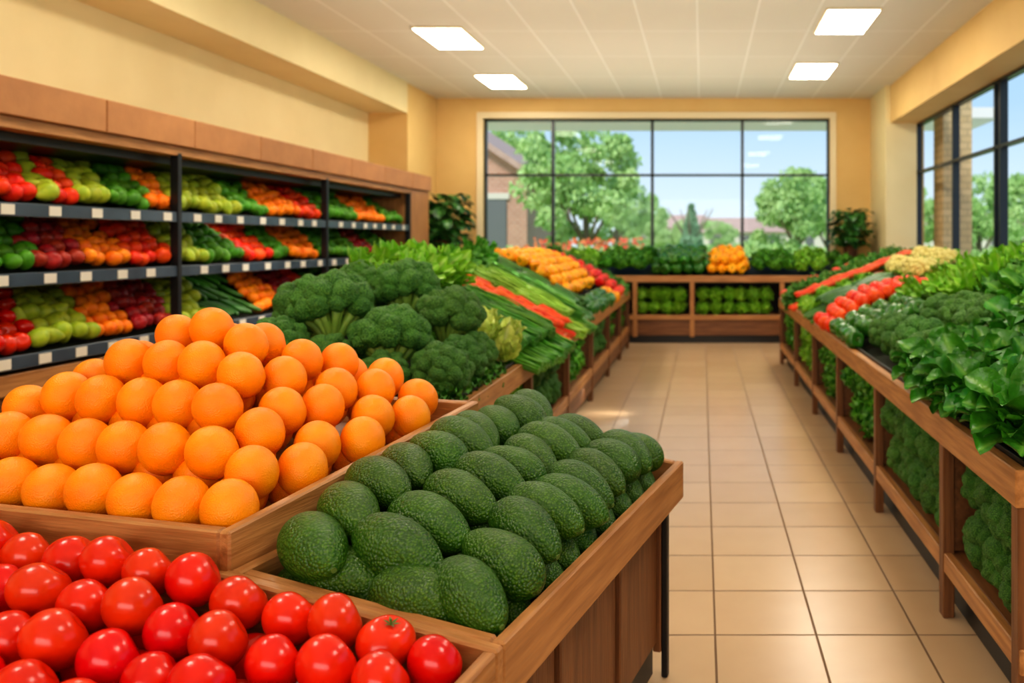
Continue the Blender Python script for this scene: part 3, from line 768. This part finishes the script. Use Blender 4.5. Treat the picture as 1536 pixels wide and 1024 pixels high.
for (a, b_), kd, sz, dy in zip(((2.58, 3.29), (3.36, 4.57), (4.64, 5.87), (5.94, 7.17), (7.24, 8.57), (8.64, 10.1)),
                          ('broccoli', 'broccoli', 'lettuce_deep', 'lettuce_deep', 'lettuce', 'lettuce_deep'), (.88, .9, 1.05, 1.05, 1.05, 1.05), (.21, .22, .22, .22, .22, .22)):
    lower(1, .98, a, b_, .27, kd, sz, dy, 'greens on the lower case shelf')
for (a, b_), kd, sz, dy in zip(((3.6, 4.97), (5.03, 6.37), (6.43, 7.77), (7.83, 9.17), (9.23, 10.47), (10.53, 11.6)),
                          ('lettuce', 'broccoli', 'lettuce_deep', 'broccoli', 'lettuce_deep', 'lettuce_deep'), (1.0, .85, 1.0, .85, 1.0, 1.0), (.22, .22, .22, .22, .22, .22)):
    lower(-1, -1.05, a, b_, .32, kd, sz, dy, 'greens on the lower case shelf')

# far case
e = empty('produce_case', (-.4, 12.6, 0), label='low oak produce case beneath the wide window', category='produce case')
fx0, fx1, fy = -3.7, 2.76, 12.16
P(box('rail_board', (fx0, fy, .93), (fx1, fy+.05, 1.03), 'oak_x', e))
P(hexa('bed', [(fx0, fy+.05, .9), (fx1, fy+.05, .9), (fx1, 13.1, .9), (fx0, 13.1, .9), (fx0, fy+.05, 1.0), (fx1, fy+.05, 1.0), (fx1, 13.1, 1.26), (fx0, 13.1, 1.26)], 'dark_liner', e, 0))
P(box('sill_board', (fx0, fy, .36), (fx1, fy+.04, .43), 'oak_x', e))
P(box('lower_shelf', (fx0, fy+.04, .40), (fx1, 13.05, .425), 'walnut_x', e))
P(box('lower_panel', (fx0, fy+.03, .12), (fx1, fy+.06, .36), 'walnut_x', e))
P(box('kickplate', (fx0, fy+.08, 0), (fx1, 13.0, .12), 'black_metal', e))
P(box('back_panel', (fx0, 12.9, .42), (fx1, 12.93, .9), 'dark_back', e))
for x in (-3.68, -2.4, -1.02, -.15, 1.22, 2.72):
    P(box('post', (x-.035, fy+.005, .1), (x+.035, fy+.05, .93), 'oak_z', e))
def farput(kd, x0, x1, dx, sz, lift, rows=4, mode='up'):
    for r in range(rows):
        x = x0+dx/2+(dx/2 if r % 2 else 0)
        while x < x1:
            yy = fy+.14+r*.72/rows; z = 1.0+.26*(yy-fy)/.94
            rot = None if mode == 'round' else Euler((U(.2, .7), U(-.3, .3), 0)).to_matrix() @ Matrix.Rotation(U(0, 6), 3, 'Z')
            put(kd, (x+U(-.02, .02), yy, z+lift), rot, sz*U(.9, 1.1), 'produce on the case below the window')
            x += dx
farput('lettuce_deep', -3.6, -2.3, .24, 1.15, .16, 4)
farput('lettuce', -2.3, -1.6, .24, 1.15, .16, 4)
farput('lettuce_deep', -1.6, -.85, .24, 1.2, .18, 4)
farput('pep_green', -.8, .05, .17, 1.3, .1, 5, 'round'); farput('pep_green', -.7, 0, .17, 1.3, .23, 4, 'round')
farput('pep_yellow', .06, .7, .15, 1.2, .1, 5, 'round'); farput('pep_yellow', .14, .66, .15, 1.2, .23, 4, 'round')
farput('lettuce_deep', .76, 1.4, .24, 1.15, .16, 4)
farput('lettuce', 1.4, 2.0, .24, 1.15, .16, 4)
farput('lettuce_deep', 2.0, 2.6, .24, 1.1, .14, 3)
x = -.92
while x < 1.12:
    if abs(x+.15) > .12:
        for dy_, z, s_ in ((.17, .11, 1.0), (.17, .31, 1.05), (.4, .3, 1.0)):
            put('lettuce', (x+U(-.02, .02), fy+dy_, .43+z), Euler((U(.7, 1.2), U(-.3, .3), 0)).to_matrix() @ Matrix.Rotation(U(0, 6), 3, 'Z'), s_, 'greens on the lower case shelf')
    x += .19

def plant(loc, sz, label):
    random.seed(int(loc[0]*10)+50)
    e = empty('potted_plant', loc, label=label, category='plant')
    V, F = [], []
    tube(V, F, [(0, 0, 0), (0, 0, .02), (0, 0, .22), (0, 0, .24), (0, 0, .2)], [.09, .1, .135, .145, .11], 20)
    obj('pot', mk('pot', V, F, 'pot_mat', False), e)
    V, F, A = [], [], []
    for i in range(190):
        th = U(.05, 1.5); ph = U(0, 6.28); h = U(.2, .78)
        st_ = Vector((0, 0, .2)); rr_ = math.sin(th)*.27*(1-.3*abs(h-.5))
        en = Vector((rr_*math.cos(ph), rr_*math.sin(ph), h))
        tube(V, F, [st_, (st_+en)/2+Vector((0, 0, .05)), en], [.005, .004, .003], 4, A, 1)
        M = Matrix.Translation(en) @ Matrix.Rotation(ph, 4, 'Z') @ Matrix.Rotation(U(-.7, .5), 4, 'Y')
        leaf(V, F, A, M, U(.12, .19), U(.05, .08), U(.6, 1.4), .1, .2, 6, 4, .1, 6)
    obj('foliage', mk('foliage', V, F, 'houseplant_mat', True, A), e)
    e.scale = (sz, sz, sz)
box('plant_stand', (-4.3, 11.95, 0), (-3.72, 12.55, 1.25), 'walnut_z', label='plain brown wooden plinth under a potted plant', category='stand')
plant((-4.0, 12.25, 1.25), 1.3, 'bushy dark green potted plant beside the shelving')
plant((2.36, 12.7, 1.3), .95, 'leafy green potted plant by the corner column')

# ------------------------------------------------------------------ exterior
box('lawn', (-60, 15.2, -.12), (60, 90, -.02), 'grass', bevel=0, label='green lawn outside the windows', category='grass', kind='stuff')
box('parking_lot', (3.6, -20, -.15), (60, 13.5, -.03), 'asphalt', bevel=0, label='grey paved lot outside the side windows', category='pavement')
def foliage_mesh(name, mat, n, blobs, ls, seed):
    rs = random.Random(seed); V, F = [], []
    for i in range(n):
        c, r = rs.choice(blobs)
        d = Vector((rs.gauss(0, 1), rs.gauss(0, 1), rs.gauss(0, 1))).normalized()*r*rs.uniform(.6, 1.1)
        p = Vector(c)+Vector((d.x, d.y, d.z*.85))
        q = Euler((rs.uniform(0, 6), rs.uniform(0, 6), rs.uniform(0, 6))).to_matrix(); l = ls*rs.uniform(.6, 1.3)
        k_ = len(V)
        V += [p+q @ Vector((-l, 0, 0)), p+q @ Vector((0, -l*.5, .1*l)), p+q @ Vector((l, 0, 0)), p+q @ Vector((0, l*.5, .1*l))]
        F.append((k_, k_+1, k_+2, k_+3))
    return mk(name, V, F, mat)
rs = random.Random(3)
def blobs(n, w, z0, z1, r):
    return [((rs.uniform(-w, w), rs.uniform(-w, w), rs.uniform(z0, z1)), rs.uniform(.6, 1.2)*r) for _ in range(n)]
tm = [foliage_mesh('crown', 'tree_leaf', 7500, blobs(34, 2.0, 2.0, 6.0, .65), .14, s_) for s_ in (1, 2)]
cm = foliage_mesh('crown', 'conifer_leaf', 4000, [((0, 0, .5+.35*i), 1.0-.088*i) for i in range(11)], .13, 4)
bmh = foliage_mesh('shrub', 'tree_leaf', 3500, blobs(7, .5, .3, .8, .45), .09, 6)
trV, trF = [], []
tube(trV, trF, [(0, 0, 0), (.05, 0, 1.2), (0, .05, 2.4), (.1, 0, 4)], [.2, .15, .13, .05], 10)
for a in range(5):
    tube(trV, trF, [(0, 0, 1.8), (math.cos(a*1.25)*.6, math.sin(a*1.25)*.6, 2.8), (math.cos(a*1.25)*1.3, math.sin(a*1.25)*1.3, 3.9)], [.08, .06, .02], 7)
trm = mk('trunk', trV, trF, 'bark', True)
def tree(x, y, s_, mesh, label, nm='tree', grp='trees outside'):
    e = empty(nm, (x, y, -.02), label=label, category='tree', group=grp); e.scale = (s_, s_, s_); e.rotation_euler = (0, 0, x)
    obj('trunk', trm, e); obj('crown', mesh, e)
XX = lambda px_, d: (px_-1053)/1200*d
lab = 'leafy broad green tree on the lawn'
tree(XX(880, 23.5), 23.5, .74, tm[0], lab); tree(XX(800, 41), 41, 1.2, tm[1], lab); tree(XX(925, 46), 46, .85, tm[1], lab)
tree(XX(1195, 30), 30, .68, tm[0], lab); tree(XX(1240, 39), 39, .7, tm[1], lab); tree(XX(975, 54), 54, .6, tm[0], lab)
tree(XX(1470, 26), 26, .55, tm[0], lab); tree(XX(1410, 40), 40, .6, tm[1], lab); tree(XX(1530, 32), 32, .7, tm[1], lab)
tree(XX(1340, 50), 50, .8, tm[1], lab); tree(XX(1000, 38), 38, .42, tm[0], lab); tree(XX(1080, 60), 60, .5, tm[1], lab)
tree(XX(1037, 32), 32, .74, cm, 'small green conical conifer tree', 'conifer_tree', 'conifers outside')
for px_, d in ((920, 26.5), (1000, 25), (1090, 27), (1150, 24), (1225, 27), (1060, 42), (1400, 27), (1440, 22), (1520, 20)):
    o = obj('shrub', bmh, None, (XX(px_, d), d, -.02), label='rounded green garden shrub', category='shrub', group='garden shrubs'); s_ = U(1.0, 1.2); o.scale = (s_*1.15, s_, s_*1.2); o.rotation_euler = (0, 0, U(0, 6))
rs2 = random.Random(8)
V, F = [], []
for i in range(140):
    x = rs2.uniform(-4.2, -1.4); y = rs2.uniform(18.6, 20); z = rs2.uniform(1.3, 1.62)
    a = len(V); s_ = rs2.uniform(.035, .06)
    V += [(x-s_, y, z), (x, y-s_*.3, z-s_), (x+s_, y, z), (x, y-s_*.3, z+s_)]; F.append((a, a+1, a+2, a+3))
obj('flower_bed', mk('flower_bed', V, F, 'flower_red'), None, label='bed of red and orange flowers', category='flowers', kind='stuff')
hedgeb = [((x*.42-5.0, 19.3, .7), .84) for x in range(20)]
obj('hedge', foliage_mesh('hedge', 'tree_leaf', 9000, hedgeb, .08, 9), None, label='low green hedge below flowers', category='hedge', kind='stuff')
e = empty('brick_building', (-9, 30, 0), label='pale red brick building with gabled roof and dark windows', category='building')
gv = []
for y in (25.6, 34): gv += [(-12.6, y, -.02), (-5.6, y, -.02), (-5.6, y, 3.7), (-9.1, y, 6.0), (-12.6, y, 3.7)]
gf = [(0, 1, 2, 3, 4), (9, 8, 7, 6, 5)]+[(i, i+5, (i+1) % 5+5, (i+1) % 5) for i in range(5)]
me = mk('wall', gv, gf, 'brick_red'); bevel_mesh(me, 0); P(obj('wall', me, e))
for sx in (-1, 1):
    cx = -9.1; ex = cx+sx*3.9; ez = 3.7-.4*2.3/3.5
    P(hexa('roof', [(cx, 25.2, 6.02), (ex, 25.2, ez), (ex, 34.5, ez), (cx, 34.5, 6.02), (cx, 25.2, 6.24), (ex, 25.2, ez+.22), (ex, 34.5, ez+.22), (cx, 34.5, 6.24)], 'roof_mat', e, 0))
for xw in (-6.7, -8.2, -9.8):
    P(box('window', (xw-.45, 25.55, 1.0), (xw+.45, 25.65, 2.9), 'window_dark', e, 0))
    P(box('lintel', (xw-.55, 25.52, 2.9), (xw+.55, 25.63, 3.1), 'house_wall', e, 0))
def house(x, y, w, h):
    e = empty('house', (x, y, 0), label='distant tan house with brown gabled roof', category='house', group='distant houses')
    P(box('wall', (x-w/2, y-2, -.02), (x+w/2, y+2, h), 'house_wall', e, 0))
    P(hexa('roof', [(x-w/2-.4, y-2.4, h), (x+w/2+.4, y-2.4, h), (x+w/2+.4, y+2.4, h), (x-w/2-.4, y+2.4, h), (x-w/2+.5, y, h+1.2), (x+w/2-.5, y, h+1.2), (x+w/2-.5, y+.05, h+1.2), (x-w/2+.5, y+.05, h+1.2)], 'roof_mat', e, 0))
    for q in (-.3, 0, .3): P(box('window', (x+q*w-.4, y-2.05, 1.0), (x+q*w+.4, y-1.98, 2.0), 'window_dark', e, 0))
house(XX(1115, 66), 66, 8, 2.3); house(XX(1000, 74), 74, 8, 2.8); house(XX(1210, 76), 76, 8, 3.0); house(XX(1480, 62), 62, 12, 2.6)
box('trim_6', (-5.4, Y1+.2, 3.62), (5, 15.0, 3.8), 'soffit_white', bevel=0, kind='structure', label='white exterior roof overhang')
box('exterior_pillar', (3.62, 12.0, -.03), (4.05, 12.5, 3.9), 'brick_tan', bevel=0, label='tan brick pillar outside the side window', category='pillar')

# ------------------------------------------------------------------ light, world, camera
w = bpy.data.worlds.new('World'); S.world = w; w.use_nodes = True
nt = w.node_tree; bg = nt.nodes['Background']
tc = N(nt, 'ShaderNodeTexCoord'); sp = N(nt, 'ShaderNodeSeparateXYZ'); nt.links.new(tc.outputs['Generated'], sp.inputs[0])
cr = N(nt, 'ShaderNodeValToRGB'); cr.color_ramp.elements[0].position = 0; cr.color_ramp.elements[0].color = lin((222, 236, 244))
cr.color_ramp.elements[1].position = .5; cr.color_ramp.elements[1].color = lin((140, 188, 234))
e2 = cr.color_ramp.elements.new(.16); e2.color = lin((174, 208, 236))
nt.links.new(sp.outputs[2], cr.inputs[0]); nt.links.new(cr.outputs[0], bg.inputs[0]); bg.inputs[1].default_value = 1.05
sl = bpy.data.lights.new('sun', 'SUN'); sl.energy = 2.2; sl.angle = .2; sl.color = (1, .96, .88)
so_ = bpy.data.objects.new('sun', sl); COL.objects.link(so_)
so_.rotation_euler = Vector((.25, .65, -.72)).to_track_quat('-Z', 'Y').to_euler()
def area(nm, loc, dirv, sx, sy, pw, col=(1, .96, .86)):
    l = bpy.data.lights.new(nm, 'AREA'); l.shape = 'RECTANGLE'; l.size = sx; l.size_y = sy; l.energy = pw; l.color = col
    o = bpy.data.objects.new(nm, l); COL.objects.link(o); o.location = loc
    o.rotation_euler = Vector(dirv).to_track_quat('-Z', 'Y').to_euler()
for yy in (1.5, 6, 10.5): area('ceiling_fill', (-.8, yy, 2.5), (0, 0, 1), 5.5, 3.8, 56)  # added fill without a fixture, lifts the ceiling brightness from below
area('front_fill', (-.8, -2.85, 2.3), (0, 1, -.08), 5.0, 1.6, 115, (1, .97, .92))  # added fill behind the camera, in front of a closed wall
for zz in (2.13, 1.68, 1.27):
    area('shelf_fill', (-4.06, 7.2, zz), (-.35, 0, -1), .05, 7.2, 8)  # added fill lights that brighten the shelf produce

cam = bpy.data.cameras.new('camera'); co = bpy.data.objects.new('camera', cam); COL.objects.link(co)
co.location = (0, 0, 1.55); co.rotation_euler = (math.pi/2, 0, 0)
cam.sensor_width = 36; cam.lens = 36*1200/1536
cam.shift_x = -285/1536; cam.shift_y = -150/1536
cam.clip_start = .05; cam.clip_end = 300
cam.dof.use_dof = True; cam.dof.focus_distance = 2.05; cam.dof.aperture_fstop = 2.5
S.camera = co
S.view_settings.view_transform = 'Standard'
try: S.view_settings.look = 'Medium High Contrast'
except Exception: S.view_settings.look = 'None'
S.view_settings.exposure = 0.0
